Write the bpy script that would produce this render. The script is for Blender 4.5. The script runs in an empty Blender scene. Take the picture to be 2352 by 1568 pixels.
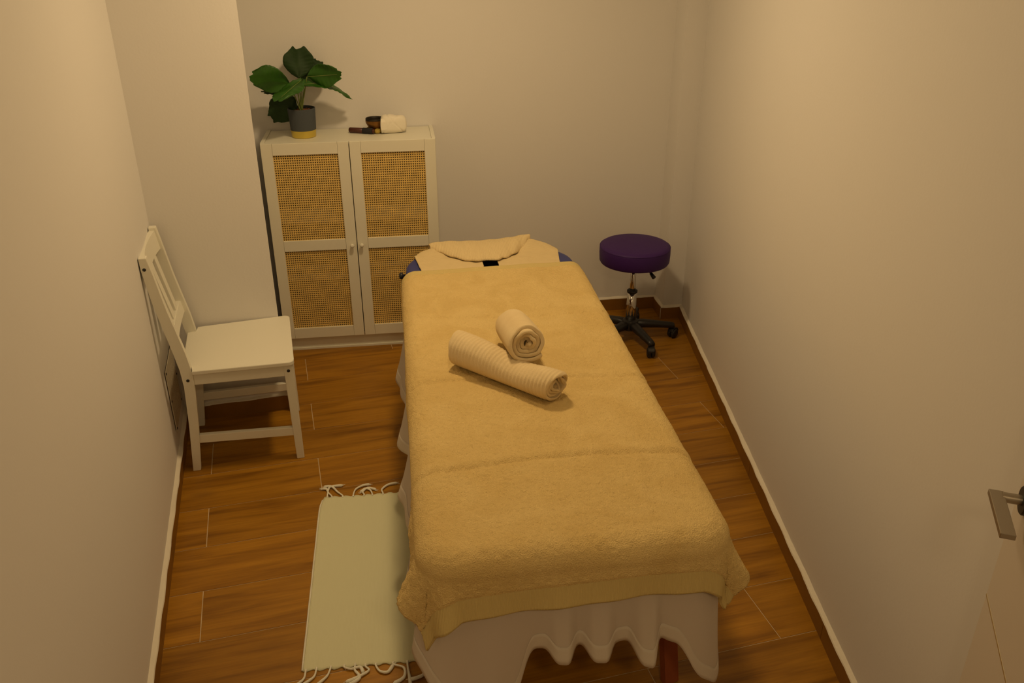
import bpy, bmesh, math, random
import numpy as np
from mathutils import Vector, Matrix
random.seed(7); rng = np.random.default_rng(7)
sc = bpy.context.scene
C = sc.collection
PI = math.pi

# ------------------------------------------------------------------ camera
cam_d = bpy.data.cameras.new('camera'); cam = bpy.data.objects.new('camera', cam_d); C.objects.link(cam)
cam_d.sensor_width = 36; cam_d.lens = 1971.94 / 2352 * 36; cam_d.clip_start = .02
def cam_basis(pitch, yaw, roll):
    a, b, c = map(math.radians, (pitch, yaw, roll))
    f = Vector((math.sin(b)*math.cos(a), math.cos(b)*math.cos(a), math.sin(a)))
    r = Vector((math.cos(b), -math.sin(b), 0)); u = r.cross(f)
    return r*math.cos(c)+u*math.sin(c), -r*math.sin(c)+u*math.cos(c), f
r_, u_, f_ = cam_basis(-26.0565, 7.5818, -.1221)
m = Matrix((r_, u_, -f_)).transposed().to_4x4(); m.translation = (0, -4.3188, 1.9666)
cam.matrix_world = m
sc.camera = cam
# ------------------------------------------------------------------ world, lamp, exposure
w = bpy.data.worlds.new('world'); sc.world = w; w.use_nodes = True
w.node_tree.nodes['Background'].inputs[0].default_value = (1, .70, .36, 1)
w.node_tree.nodes['Background'].inputs[1].default_value = .02
sc.view_settings.view_transform = 'Standard'; sc.view_settings.look = 'None'
sc.view_settings.gamma = 1; sc.view_settings.exposure = 0.13
sc.view_settings.use_curve_mapping = False
LAMP_COLOR = (1, .715, .375)
LAMPS = [((.18, -1.30), 14.2), ((.24, -2.45), 3.0), ((.25, -4.75), 9.0)]
try:
    sc.cycles.use_denoising = True; sc.cycles.adaptive_threshold = .05
    sc.cycles.max_bounces = 8; sc.cycles.diffuse_bounces = 3
except Exception: pass

# ------------------------------------------------------------------ materials
def mat(name, col, rough=.6, metal=0., bump=0., bscale=200, var=0., vscale=4, spec=.5, coat=0.):
    M = bpy.data.materials.new(name); M.use_nodes = True
    nt = M.node_tree; b = nt.nodes['Principled BSDF']
    b.inputs['Base Color'].default_value = (*col, 1); b.inputs['Roughness'].default_value = rough
    b.inputs['Metallic'].default_value = metal; b.inputs['Specular IOR Level'].default_value = spec
    b.inputs['Coat Weight'].default_value = coat
    tc = nt.nodes.new('ShaderNodeTexCoord')
    if bump:
        n = nt.nodes.new('ShaderNodeTexNoise'); n.inputs['Scale'].default_value = bscale; n.inputs['Detail'].default_value = 1
        nt.links.new(tc.outputs['Object'], n.inputs['Vector'])
        k = nt.nodes.new('ShaderNodeBump'); k.inputs['Strength'].default_value = bump; k.inputs['Distance'].default_value = .004
        nt.links.new(n.outputs['Fac'], k.inputs['Height']); nt.links.new(k.outputs[0], b.inputs['Normal'])
    if var:
        n = nt.nodes.new('ShaderNodeTexNoise'); n.inputs['Scale'].default_value = vscale; n.inputs['Detail'].default_value = 2
        nt.links.new(tc.outputs['Object'], n.inputs['Vector'])
        x = nt.nodes.new('ShaderNodeMix'); x.data_type = 'RGBA'
        x.inputs[6].default_value = (*[c*(1-var) for c in col], 1); x.inputs[7].default_value = (*[min(1, c*(1+var)) for c in col], 1)
        nt.links.new(n.outputs['Fac'], x.inputs[0]); nt.links.new(x.outputs[2], b.inputs['Base Color'])
    return M

def tile_mat():
    M = bpy.data.materials.new('wood_tile'); M.use_nodes = True; nt = M.node_tree; b = nt.nodes['Principled BSDF']
    N = nt.nodes.new; L = nt.links.new
    tc = N('ShaderNodeTexCoord'); oi = N('ShaderNodeObjectInfo')
    mul = N('ShaderNodeVectorMath'); mul.operation = 'SCALE'; mul.inputs[0].default_value = (17, 31, 0)
    L(oi.outputs['Random'], mul.inputs['Scale'])
    add = N('ShaderNodeVectorMath'); L(tc.outputs['Object'], add.inputs[0]); L(mul.outputs[0], add.inputs[1])
    mp = N('ShaderNodeMapping'); mp.inputs['Scale'].default_value = (1.3, 14, 1); L(add.outputs[0], mp.inputs[0])
    n1 = N('ShaderNodeTexNoise'); n1.inputs['Scale'].default_value = 1.6; n1.inputs['Detail'].default_value = 6; n1.inputs['Distortion'].default_value = .6; L(mp.outputs[0], n1.inputs[0])
    mp2 = N('ShaderNodeMapping'); mp2.inputs['Scale'].default_value = (6, 150, 1); L(add.outputs[0], mp2.inputs[0])
    n2 = N('ShaderNodeTexNoise'); n2.inputs['Scale'].default_value = 1.; n2.inputs['Detail'].default_value = 4; L(mp2.outputs[0], n2.inputs[0])
    # knots
    mp3 = N('ShaderNodeMapping'); mp3.inputs['Scale'].default_value = (1.6, 4.2, 1); L(add.outputs[0], mp3.inputs[0])
    vo = N('ShaderNodeTexVoronoi'); vo.inputs['Scale'].default_value = 1.0; L(mp3.outputs[0], vo.inputs[0])
    kr = N('ShaderNodeValToRGB'); kr.color_ramp.elements[0].position = .02; kr.color_ramp.elements[0].color = (1, 1, 1, 1)
    kr.color_ramp.elements[1].position = .12; kr.color_ramp.elements[1].color = (0, 0, 0, 1); L(vo.outputs['Distance'], kr.inputs[0])
    cr = N('ShaderNodeValToRGB'); e = cr.color_ramp.elements
    e[0].position = .30; e[0].color = (.20, .080, .004, 1); e[1].position = .70; e[1].color = (.44, .205, .014, 1)
    x = e.new(.50); x.color = (.35, .155, .009, 1)
    L(n1.outputs['Fac'], cr.inputs[0])
    mx = N('ShaderNodeMix'); mx.data_type = 'RGBA'; mx.blend_type = 'MULTIPLY'; mx.inputs[0].default_value = .55
    g = N('ShaderNodeMapRange'); g.inputs[1].default_value = .3; g.inputs[2].default_value = .7; g.inputs[3].default_value = .72; g.inputs[4].default_value = 1.1
    L(n2.outputs['Fac'], g.inputs[0]); L(cr.outputs[0], mx.inputs[6]); L(g.outputs[0], mx.inputs[7])
    mk = N('ShaderNodeMix'); mk.data_type = 'RGBA'; mk.inputs[7].default_value = (.13, .05, .01, 1)
    km = N('ShaderNodeMath'); km.operation = 'MULTIPLY'; km.inputs[1].default_value = .55; L(kr.outputs[0], km.inputs[0]); L(km.outputs[0], mk.inputs[0])
    L(mx.outputs[2], mk.inputs[6])
    hv = N('ShaderNodeHueSaturation'); rr = N('ShaderNodeMapRange'); rr.inputs[3].default_value = .86; rr.inputs[4].default_value = 1.12
    L(oi.outputs['Random'], rr.inputs[0]); L(rr.outputs[0], hv.inputs['Value']); L(mk.outputs[2], hv.inputs['Color']); L(hv.outputs[0], b.inputs['Base Color'])
    b.inputs['Roughness'].default_value = .42; b.inputs['Specular IOR Level'].default_value = .35
    bp = N('ShaderNodeBump'); bp.inputs['Strength'].default_value = .12; bp.inputs['Distance'].default_value = .002
    L(n2.outputs['Fac'], bp.inputs['Height']); L(bp.outputs[0], b.inputs['Normal'])
    return M

def terry_mat(name, col, col2, fine=330, strength=1.):
    M = bpy.data.materials.new(name); M.use_nodes = True; nt = M.node_tree; b = nt.nodes['Principled BSDF']
    N = nt.nodes.new; L = nt.links.new
    tc = N('ShaderNodeTexCoord')
    n = N('ShaderNodeTexNoise'); n.inputs['Scale'].default_value = fine; n.inputs['Detail'].default_value = 1.5; L(tc.outputs['Object'], n.inputs[0])
    n2 = N('ShaderNodeTexNoise'); n2.inputs['Scale'].default_value = 7; n2.inputs['Detail'].default_value = 3; n2.inputs['Distortion'].default_value = 1; L(tc.outputs['Object'], n2.inputs[0])
    cr = N('ShaderNodeMapRange'); cr.inputs[1].default_value = .35; cr.inputs[2].default_value = .65; L(n2.outputs['Fac'], cr.inputs[0])
    x = N('ShaderNodeMix'); x.data_type = 'RGBA'; x.inputs[6].default_value = (*col, 1); x.inputs[7].default_value = (*col2, 1); L(cr.outputs[0], x.inputs[0])
    L(x.outputs[2], b.inputs['Base Color'])
    bp = N('ShaderNodeBump'); bp.inputs['Strength'].default_value = strength; bp.inputs['Distance'].default_value = .004; L(n.outputs['Fac'], bp.inputs['Height']); L(bp.outputs[0], b.inputs['Normal'])
    b.inputs['Roughness'].default_value = 1; b.inputs['Specular IOR Level'].default_value = .05
    b.inputs['Sheen Weight'].default_value = .25; b.inputs['Sheen Roughness'].default_value = .5; b.inputs['Sheen Tint'].default_value = (*col2, 1)
    return M

def band_mat(name, col, axis, scale, strength=.6, rough=.9, dist=.003):
    """woven cloth with fine parallel ribs along one object axis (or UV)"""
    M = bpy.data.materials.new(name); M.use_nodes = True; nt = M.node_tree; b = nt.nodes['Principled BSDF']
    N = nt.nodes.new; L = nt.links.new
    tc = N('ShaderNodeTexCoord'); wv = N('ShaderNodeTexWave'); wv.bands_direction = axis; wv.inputs['Scale'].default_value = scale
    wv.inputs['Distortion'].default_value = .8; wv.inputs['Detail'].default_value = 2
    L(tc.outputs['UV' if name.endswith('_uv') else 'Object'], wv.inputs[0])
    ns = N('ShaderNodeTexNoise'); ns.inputs['Scale'].default_value = 700; ns.inputs['Detail'].default_value = 3; L(tc.outputs['Object'], ns.inputs[0])
    ad = N('ShaderNodeMath'); ad.operation = 'ADD'; L(wv.outputs['Fac'], ad.inputs[0]); L(ns.outputs['Fac'], ad.inputs[1])
    bp = N('ShaderNodeBump'); bp.inputs['Strength'].default_value = strength; bp.inputs['Distance'].default_value = dist
    L(ad.outputs[0], bp.inputs['Height']); L(bp.outputs[0], b.inputs['Normal'])
    b.inputs['Base Color'].default_value = (*col, 1); b.inputs['Roughness'].default_value = rough; b.inputs['Specular IOR Level'].default_value = .1
    return M

def sheet_mat(name, col, tr):
    M = bpy.data.materials.new(name); M.use_nodes = True; nt = M.node_tree; b = nt.nodes['Principled BSDF']
    b.inputs['Base Color'].default_value = (*col, 1); b.inputs['Roughness'].default_value = .9; b.inputs['Specular IOR Level'].default_value = .1
    t = nt.nodes.new('ShaderNodeBsdfTranslucent'); t.inputs[0].default_value = (*col, 1)
    x = nt.nodes.new('ShaderNodeMixShader'); x.inputs[0].default_value = tr
    nt.links.new(b.outputs[0], x.inputs[1]); nt.links.new(t.outputs[0], x.inputs[2])
    nt.links.new(x.outputs[0], nt.nodes['Material Output'].inputs[0])
    return M

M = dict(
    wall=mat('wall_paint', (.80, .775, .745), .75, bump=.06, bscale=110, spec=.25),
    ceil=mat('ceiling_paint', (.82, .81, .79), .8),
    tile=tile_mat(),
    grout=mat('grout', (.62, .48, .30), .9, var=.25, vscale=20),
    skirt=mat('skirting_wood', (.24, .105, .009), .45, var=.25, vscale=9),
    caulk=mat('plaster_edge', (.80, .74, .62), .8, bump=.4, bscale=60, var=.06, vscale=12),
    white=mat('white_lacquer', (.80, .775, .65), .42, spec=.4),
    chairw=mat('white_chair_paint', (.83, .80, .68), .4, spec=.45),
    inside=mat('cabinet_inside', (.62, .55, .36), .6),
    cane=mat('cane', (.80, .55, .17), .6, var=.12, vscale=40),
    canebead=mat('cane_dark_edge', (.36, .21, .06), .7),
    terry=terry_mat('tan_terry', (.73, .525, .21), (.79, .585, .25)),
    terryb=band_mat('tan_border_weave', (.68, .53, .22), 'X', 90, .35),
    ribt=terry_mat('beige_terry', (.75, .585, .33), (.80, .64, .375), 420, .35),
    ribx=band_mat('beige_ribbed', (.78, .61, .33), 'Y', 55, .5),
    ribflap=band_mat('beige_ribbed_across', (.78, .61, .33), 'X', 48, .5),
    sheet=sheet_mat('white_sheet', (.84, .76, .66), .28),
    hem=sheet_mat('white_sheet_hem', (.86, .78, .67), .22),
    vinyl=mat('blue_vinyl', (.032, .042, .20), .5, bump=.1, bscale=400),
    black=mat('black_plastic', (.012, .011, .012), .45),
    blackhole=mat('face_hole_shade', (.006, .006, .007), .8),
    cherry=mat('cherry_wood', (.30, .075, .025), .5, var=.2, vscale=15),
    purple=mat('purple_vinyl', (.050, .014, .125), .55, bump=.12, bscale=300, spec=.25),
    purples=mat('purple_vinyl_seam', (.06, .022, .11), .5),
    chrome=mat('chrome', (.62, .60, .57), .12, 1.),
    steel=mat('brushed_steel', (.42, .38, .32), .35, 1.),
    rug=band_mat('cream_cotton_weave', (.70, .69, .47), 'X', 75, .15, .95, .001),
    tassel=mat('cotton_yarn', (.86, .83, .70), .95, bump=.5, bscale=500),
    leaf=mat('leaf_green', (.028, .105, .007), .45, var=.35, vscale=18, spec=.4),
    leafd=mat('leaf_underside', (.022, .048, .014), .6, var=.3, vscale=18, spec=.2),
    stem=mat('stem_green', (.17, .22, .05), .6),
    pot=mat('grey_blue_ceramic', (.075, .085, .095), .8, bump=.15, bscale=300, spec=.2),
    gold=mat('gold_paint', (.72, .56, .11), .32, .75),
    soil=mat('bark_chips', (.16, .06, .02), .9, bump=1., bscale=120, var=.6, vscale=120),
    bronze=mat('dark_bronze', (.22, .10, .02), .35, .7, var=.35, vscale=30),
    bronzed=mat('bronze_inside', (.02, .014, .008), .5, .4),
    brocade=mat('gold_brocade', (.42, .30, .05), .6, .2, bump=.6, bscale=180, var=.5, vscale=80),
    rosew=mat('dark_red_wood', (.075, .018, .010), .4, var=.3, vscale=40),
    suede=mat('black_suede', (.022, .020, .022), .95),
    cloth=mat('cream_cloth', (.86, .80, .66), .95, bump=.15, bscale=600),
    vent=mat('vent_metal', (.60, .53, .40), .5),
    plate=mat('vent_back', (.10, .07, .04), .9),
    door=mat('door_lacquer', (.70, .64, .56), .32, spec=.5),
    inlay=mat('aluminium_inlay', (.80, .74, .50), .3, .9),
)
lamp_em = bpy.data.materials.new('lamp_glow'); lamp_em.use_nodes = True
lamp_em.cycles.emission_sampling = 'NONE'
lb = lamp_em.node_tree.nodes['Principled BSDF']; lb.inputs['Emission Color'].default_value = (*LAMP_COLOR, 1); lb.inputs['Emission Strength'].default_value = 3

# ------------------------------------------------------------------ helpers
def obj(name, bm, m, parent=None, smooth=False, mods=()):
    me = bpy.data.meshes.new(name)
    bmesh.ops.recalc_face_normals(bm, faces=bm.faces)
    bm.to_mesh(me); bm.free()
    return link(name, me, m, parent, smooth)
def link(name, me, m, parent=None, smooth=False):
    if m is not None and not me.materials: me.materials.append(M[m] if isinstance(m, str) else m)
    if smooth:
        for p in me.polygons: p.use_smooth = True
    o = bpy.data.objects.new(name, me); C.objects.link(o); o.parent = parent
    return o
def smooth_by_angle(o, ang=40):
    bm = bmesh.new(); bm.from_mesh(o.data)
    for e in bm.edges:
        e.smooth = not (len(e.link_faces) == 2 and e.calc_face_angle(0) > math.radians(ang))
    for f in bm.faces: f.smooth = True
    bm.to_mesh(o.data); bm.free(); return o
def thing(name, label, cat, loc=(0, 0, 0), rotz=0, group=None):
    o = bpy.data.objects.new(name, None); C.objects.link(o); o.location = loc; o.rotation_euler = (0, 0, rotz)
    o.empty_display_size = .05
    return tag(o, label, cat, group)
def tag(o, label, cat, group=None):
    o['label'] = label; o['category'] = cat
    if group: o['group'] = group
    return o
def struct(o, label=None, cat=None):
    o['kind'] = 'structure'
    if label: o['label'] = label; o['category'] = cat
    return o
def box(bm, x0, x1, y0, y1, z0, z1, bev=0, seg=2):
    vs = [bm.verts.new(p) for p in ((x0,y0,z0),(x1,y0,z0),(x1,y1,z0),(x0,y1,z0),(x0,y0,z1),(x1,y0,z1),(x1,y1,z1),(x0,y1,z1))]
    fs = [bm.faces.new([vs[i] for i in q]) for q in ((3,2,1,0),(4,5,6,7),(0,1,5,4),(1,2,6,5),(2,3,7,6),(3,0,4,7))]
    if bev:
        es = {e for f in fs for e in f.edges}
        bmesh.ops.bevel(bm, geom=list(es), offset=bev, segments=seg, affect='EDGES', profile=.5)
    return bm
def prism(bm, pts, z0, z1, bev=0):
    a = [bm.verts.new((p[0], p[1], z0)) for p in pts]; b = [bm.verts.new((p[0], p[1], z1)) for p in pts]
    n = len(pts); fs = [bm.faces.new(a[::-1]), bm.faces.new(b)]
    for i in range(n): fs.append(bm.faces.new((a[i], a[(i+1) % n], b[(i+1) % n], b[i])))
    if bev:
        es = {e for f in fs for e in f.edges}
        bmesh.ops.bevel(bm, geom=list(es), offset=bev, segments=2, affect='EDGES', profile=.5)
    return bm
def side_prism(bm, pts, y0, y1, bev=0):
    """polygon in x,z extruded along y"""
    a = [bm.verts.new((p[0], y0, p[1])) for p in pts]; b = [bm.verts.new((p[0], y1, p[1])) for p in pts]
    n = len(pts); fs = [bm.faces.new(a), bm.faces.new(b[::-1])]
    for i in range(n): fs.append(bm.faces.new((a[(i+1) % n], a[i], b[i], b[(i+1) % n])))
    if bev:
        es = {e for f in fs for e in f.edges}
        bmesh.ops.bevel(bm, geom=list(es), offset=bev, segments=2, affect='EDGES', profile=.5)
    return bm
def lathe(bm, prof, seg=40, loc=(0, 0, 0), cap=True):
    rings = []
    for r, z in prof:
        rings.append([bm.verts.new((loc[0]+r*math.cos(2*PI*i/seg), loc[1]+r*math.sin(2*PI*i/seg), loc[2]+z)) for i in range(seg)])
    for a, b in zip(rings, rings[1:]):
        for i in range(seg): bm.faces.new((a[i], a[(i+1) % seg], b[(i+1) % seg], b[i]))
    if cap: bm.faces.new(rings[0][::-1]); bm.faces.new(rings[-1])
    return bm
def tube(bm, pts, rad, seg=8):
    pts = [Vector(p) for p in pts]; rs = rad if isinstance(rad, (list, tuple)) else [rad]*len(pts)
    rings = []; up = Vector((0, 0, 1))
    for i, p in enumerate(pts):
        d = (pts[min(i+1, len(pts)-1)]-pts[max(i-1, 0)]).normalized()
        s = d.cross(up)
        if s.length < 1e-3: s = d.cross(Vector((1, 0, 0)))
        s.normalize(); t = s.cross(d).normalized()
        rings.append([bm.verts.new(p+rs[i]*(s*math.cos(2*PI*k/seg)+t*math.sin(2*PI*k/seg))) for k in range(seg)])
    for a, b in zip(rings, rings[1:]):
        for k in range(seg): bm.faces.new((a[k], a[(k+1) % seg], b[(k+1) % seg], b[k]))
    bm.faces.new(rings[0][::-1]); bm.faces.new(rings[-1])
    return bm
def bar(bm, p0, p1, w, h, bev=.002):
    """rectangular bar between two points"""
    p0, p1 = Vector(p0), Vector(p1); d = (p1-p0).normalized(); s = d.cross(Vector((0, 0, 1)))
    if s.length < 1e-3: s = Vector((1, 0, 0))
    s.normalize(); t = s.cross(d).normalized()
    q = [(-w/2, -h/2), (w/2, -h/2), (w/2, h/2), (-w/2, h/2)]
    a = [bm.verts.new(p0+s*x+t*y) for x, y in q]; b = [bm.verts.new(p1+s*x+t*y) for x, y in q]
    fs = [bm.faces.new(a[::-1]), bm.faces.new(b)]
    for i in range(4): fs.append(bm.faces.new((a[i], a[(i+1) % 4], b[(i+1) % 4], b[i])))
    if bev: bmesh.ops.bevel(bm, geom=list({e for f in fs for e in f.edges}), offset=bev, segments=2, affect='EDGES', profile=.5)
    return bm
def grid_mesh(name, P, keep=None, uv=None, closed_u=False):
    """P: (nu,nv,3) array -> mesh"""
    nu, nv = P.shape[:2]; idx = np.arange(nu*nv).reshape(nu, nv)
    a = idx if not closed_u else np.vstack([idx, idx[:1]])
    q = np.stack([a[:-1, :-1], a[1:, :-1], a[1:, 1:], a[:-1, 1:]], -1)
    if keep is not None: q = q[keep]
    q = q.reshape(-1, 4)
    me = bpy.data.meshes.new(name); me.from_pydata(P.reshape(-1, 3).tolist(), [], q.tolist()); me.update()
    if uv is not None:
        l = me.uv_layers.new(name='UVMap'); U = uv.reshape(-1, 2)[q.reshape(-1)]
        l.data.foreach_set('uv', U.astype(np.float32).ravel())
    return me
def smooth_noise(shape, k):
    a = rng.standard_normal(shape)
    for ax in (0, 1):
        ker = np.hanning(k+2)[1:-1]; ker /= ker.sum()
        a = np.apply_along_axis(lambda v: np.convolve(np.pad(v, k, mode='wrap'), ker, 'same')[k:-k], ax, a)
    return a/a.std()

# ------------------------------------------------------------------ room frame
TA = .1363; TC = 1/math.hypot(1, TA); TS = TA*TC; TANG = math.atan(TA)   # tile / left-wall frame
def I(u, v): return (u*TC-v*TS, u*TS+v*TC)
H = 2.5
def xr(y): return 1.5136+.1254*y
def xl(y): return (-1.103-y*TS)/TC
YN = -4.0
PL = I(-1.103, -.78); PR = I(-.662, -.78)
CH = (1.3886, -.1551)

# floor: grout bed and single tiles
floor = struct(obj('floor', box(bmesh.new(), -2.1, 2.1, -5.6, .1, -.03, -.0015), 'grout'), 'wood-look tiled floor with pale grout lines', 'floor')
room_poly = [PL, PR, (-.72, -.001), (CH[0], -.001), (CH[0], CH[1]), (xr(CH[1]), CH[1]), (xr(YN), YN), (2.0, YN), (2.0, -5.5), (-2.0, -5.5), (-2.0, YN), (xl(YN), YN)]
def clip_half(poly, p, q):
    out = []
    def sd(a): return (q[0]-p[0])*(a[1]-p[1])-(q[1]-p[1])*(a[0]-p[0])
    for i in range(len(poly)):
        a, b = poly[i], poly[(i+1) % len(poly)]; sa, sb = sd(a), sd(b)
        if sa >= 0: out.append(a)
        if sa*sb < 0: t = sa/(sa-sb); out.append((a[0]+t*(b[0]-a[0]), a[1]+t*(b[1]-a[1])))
    return out
convex = [[(xl(YN), YN), (xr(YN), YN), (xr(0), 0), (-.72, 0), (-1.2, -.2), PL],]
TW, TL, G = .2295, .855, .0032
tile_share = None; ntile = 0
for k in range(-14, 8):
    v1 = -1.462+TW*(k+1); v0 = v1-TW
    ph = -.570 if (k % 2 == 0) else -.131
    for j in range(-5, 6):
        u0 = ph+TL*j; u1 = u0+TL
        rect = [I(u0+G/2, v0+G/2), I(u1-G/2, v0+G/2), I(u1-G/2, v1-G/2), I(u0+G/2, v1-G/2)]
        poly = list(rect)
        ymid = sum(p[1] for p in rect)/4
        if max(p[1] for p in rect) < YN-.25: cl = [(-2, -5.5), (2, -5.5), (2, YN+.0), (-2, YN+.0)]
        else: cl = [(xl(-4.45)-.005, -4.45), (xr(-4.45), -4.45), (xr(0), 0), (xl(0)-.005, 0)]
        for i in range(len(cl)): 
            if poly: poly = clip_half(poly, cl[i], cl[(i+1) % len(cl)])
        if len(poly) < 3: continue
        c0 = I((u0+u1)/2, (v0+v1)/2)
        full = len(poly) == 4 and all(math.hypot(a[0]-b[0], a[1]-b[1]) < 1e-6 for a, b in zip(sorted(poly), sorted(rect)))
        if full and tile_share is not None: o = link('floor_tile', tile_share, 'tile', floor)
        else:
            loc = []
            for p in poly:
                dx, dy = p[0]-c0[0], p[1]-c0[1]; loc.append((dx*TC+dy*TS, -dx*TS+dy*TC))
            o = obj('floor_tile', prism(bmesh.new(), loc, -.012, 0), 'tile', floor)
            if full: tile_share = o.data
        o.location = (c0[0], c0[1], 0); o.rotation_euler = (0, 0, TANG); ntile += 1

# walls
struct(obj('wall_back', box(bmesh.new(), -1.4, 1.8, 0, .12, -.03, H), 'wall'))
def slab(name, a, b, out, m='wall', z0=-.03, z1=H):
    return struct(obj(name, prism(bmesh.new(), [a, b, (b[0]+out[0], b[1]+out[1]), (a[0]+out[0], a[1]+out[1])], z0, z1), m))
slab('wall_left', (xl(0), 0), (xl(YN), YN), (-.12, 0))
slab('wall_right', (xr(0), 0), (xr(YN), YN), (.12, 0))
struct(obj('wall_column', prism(bmesh.new(), [PL, PR, (-.725, .001), (-1.2, .001)], -.03, H), 'wall'))
struct(obj('wall_corner_boxing', prism(bmesh.new(), [CH, (xr(CH[1])+.02, CH[1]), (xr(0)+.02, .001), (CH[0], .001)], -.03, H), 'wall'))
struct(obj('wall_front', box(bmesh.new(), -2.1, 2.1, -5.6, -5.5, -.03, H), 'wall'))
struct(obj('wall_corridor_left', box(bmesh.new(), -2.1, -2.0, -5.5, YN, -.03, H), 'wall'))
struct(obj('wall_corridor_right', box(bmesh.new(), 2.0, 2.1, -5.5, YN, -.03, H), 'wall'))
struct(obj('wall_front_left', box(bmesh.new(), -2.1, xl(YN)-.02, YN, YN+.1, -.03, H), 'wall'))
struct(obj('wall_front_right', box(bmesh.new(), .76, 2.1, YN-.08, YN+.02, -.03, H), 'wall'))
struct(obj('ceiling', box(bmesh.new(), -2.1, 2.1, -5.6, .12, H, H+.08), 'ceil'))

# baseboards of single wood-look tiles with a pale plaster edge on top
def skirting(name, a, b, n_in, start=0., h=.068, t=.012, step=.855, extra=0.):
    """a->b along the wall foot, n_in = unit vector into the room"""
    d = Vector((b[0]-a[0], b[1]-a[1], 0)); L = d.length; d.normalize(); n = Vector((n_in[0], n_in[1], 0)).normalized()
    root = struct(obj(name, prism(bmesh.new(), [a, b, (b[0]+n.x*.004, b[1]+n.y*.004), (a[0]+n.x*.004, a[1]+n.y*.004)], 0, h-.004), 'caulk'))
    cuts = [0]+[c for c in np.arange(start, L, step) if .02 < c < L-.02]+[L]
    for c0, c1 in zip(cuts, cuts[1:]):
        p = Vector((a[0], a[1], 0))+d*(c0+.0012); q = Vector((a[0], a[1], 0))+d*(c1-.0012)
        prism_pts = [p+n*.003, q+n*.003, q+n*t, p+n*t]
        obj('baseboard_tile', prism(bmesh.new(), [(x.x, x.y) for x in prism_pts], 0, h), 'skirt', root)
    # plaster edge
    bm = bmesh.new(); N = max(4, int(L/.03)); prev = None
    for i in range(N+1):
        p = Vector((a[0], a[1], 0))+d*L*i/N; tt = t+.0012*math.sin(i*.9+L)+.0006*random.uniform(-1, 1)+extra; hh = h+.004+.0015*math.sin(i*.55)+.0012*random.uniform(-1, 1)
        ring = [bm.verts.new(p+Vector((0, 0, h-.001))), bm.verts.new(p+n*tt+Vector((0, 0, h-.001))), bm.verts.new(p+n*tt*.85+Vector((0, 0, h+.003))), bm.verts.new(p+Vector((0, 0, hh+.006)))]
        if prev:
            for k in range(4): bm.faces.new((prev[k], ring[k], ring[(k+1) % 4], prev[(k+1) % 4]))
        else: bm.faces.new(ring)
        prev = ring
    bm.faces.new(prev[::-1])
    obj('plaster_edge', bm, 'caulk', root)
    return root
nR = (-1, .1254); nL = (TC, TS)
skirting('baseboard_back', (-.6, 0), (CH[0], 0), (0, -1), .30)
skirting('baseboard_boxing_side', (CH[0], -.012), (CH[0], CH[1]-.004), (-1, 0), 2)
skirting('baseboard_boxing_front', (CH[0]-.0125, CH[1]), (xr(CH[1]), CH[1]), (0, -1), 2)
skirting('baseboard_right', (xr(CH[1]-.012), CH[1]-.012), (xr(YN), YN), nR, .65, extra=.002)
skirting('baseboard_left', PL, (xl(YN), YN), nL, .5, extra=.003)
skirting('baseboard_column', I(-1.092, -.78), PR, (TS, -TC), 2)
skirting('baseboard_column_side', PR, (-.725, 0), (TC, .1), 2)

# ------------------------------------------------------------------ ceiling lamp (above the picture)
def lamp(x, y, power, label):
    cl = thing('ceiling_lamp', label, 'lamp', (x, y, H))
    obj('housing', lathe(bmesh.new(), [(.14, 0), (.14, -.025), (.128, -.03), (.128, -.02)], 48), 'ceil', cl, True)
    obj('diffuser', lathe(bmesh.new(), [(.127, -.012), (.127, -.022), (.118, -.026)], 48), lamp_em, cl, True)
    ld = bpy.data.lights.new('ceiling_lamp_light', 'AREA'); ld.shape = 'DISK'; ld.size = .23; ld.energy = power; ld.color = LAMP_COLOR
    lo = bpy.data.objects.new('lamp_light', ld); C.objects.link(lo); lo.parent = cl; lo.location = (0, 0, -.034)
for ((lx, ly), lp), lab in zip(LAMPS, ('flush round ceiling lamp above the head of the massage table', 'flush round ceiling lamp above the foot of the massage table', 'flush round ceiling lamp in the passage outside the door')):
    lamp(lx, ly, lp, lab)

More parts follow.
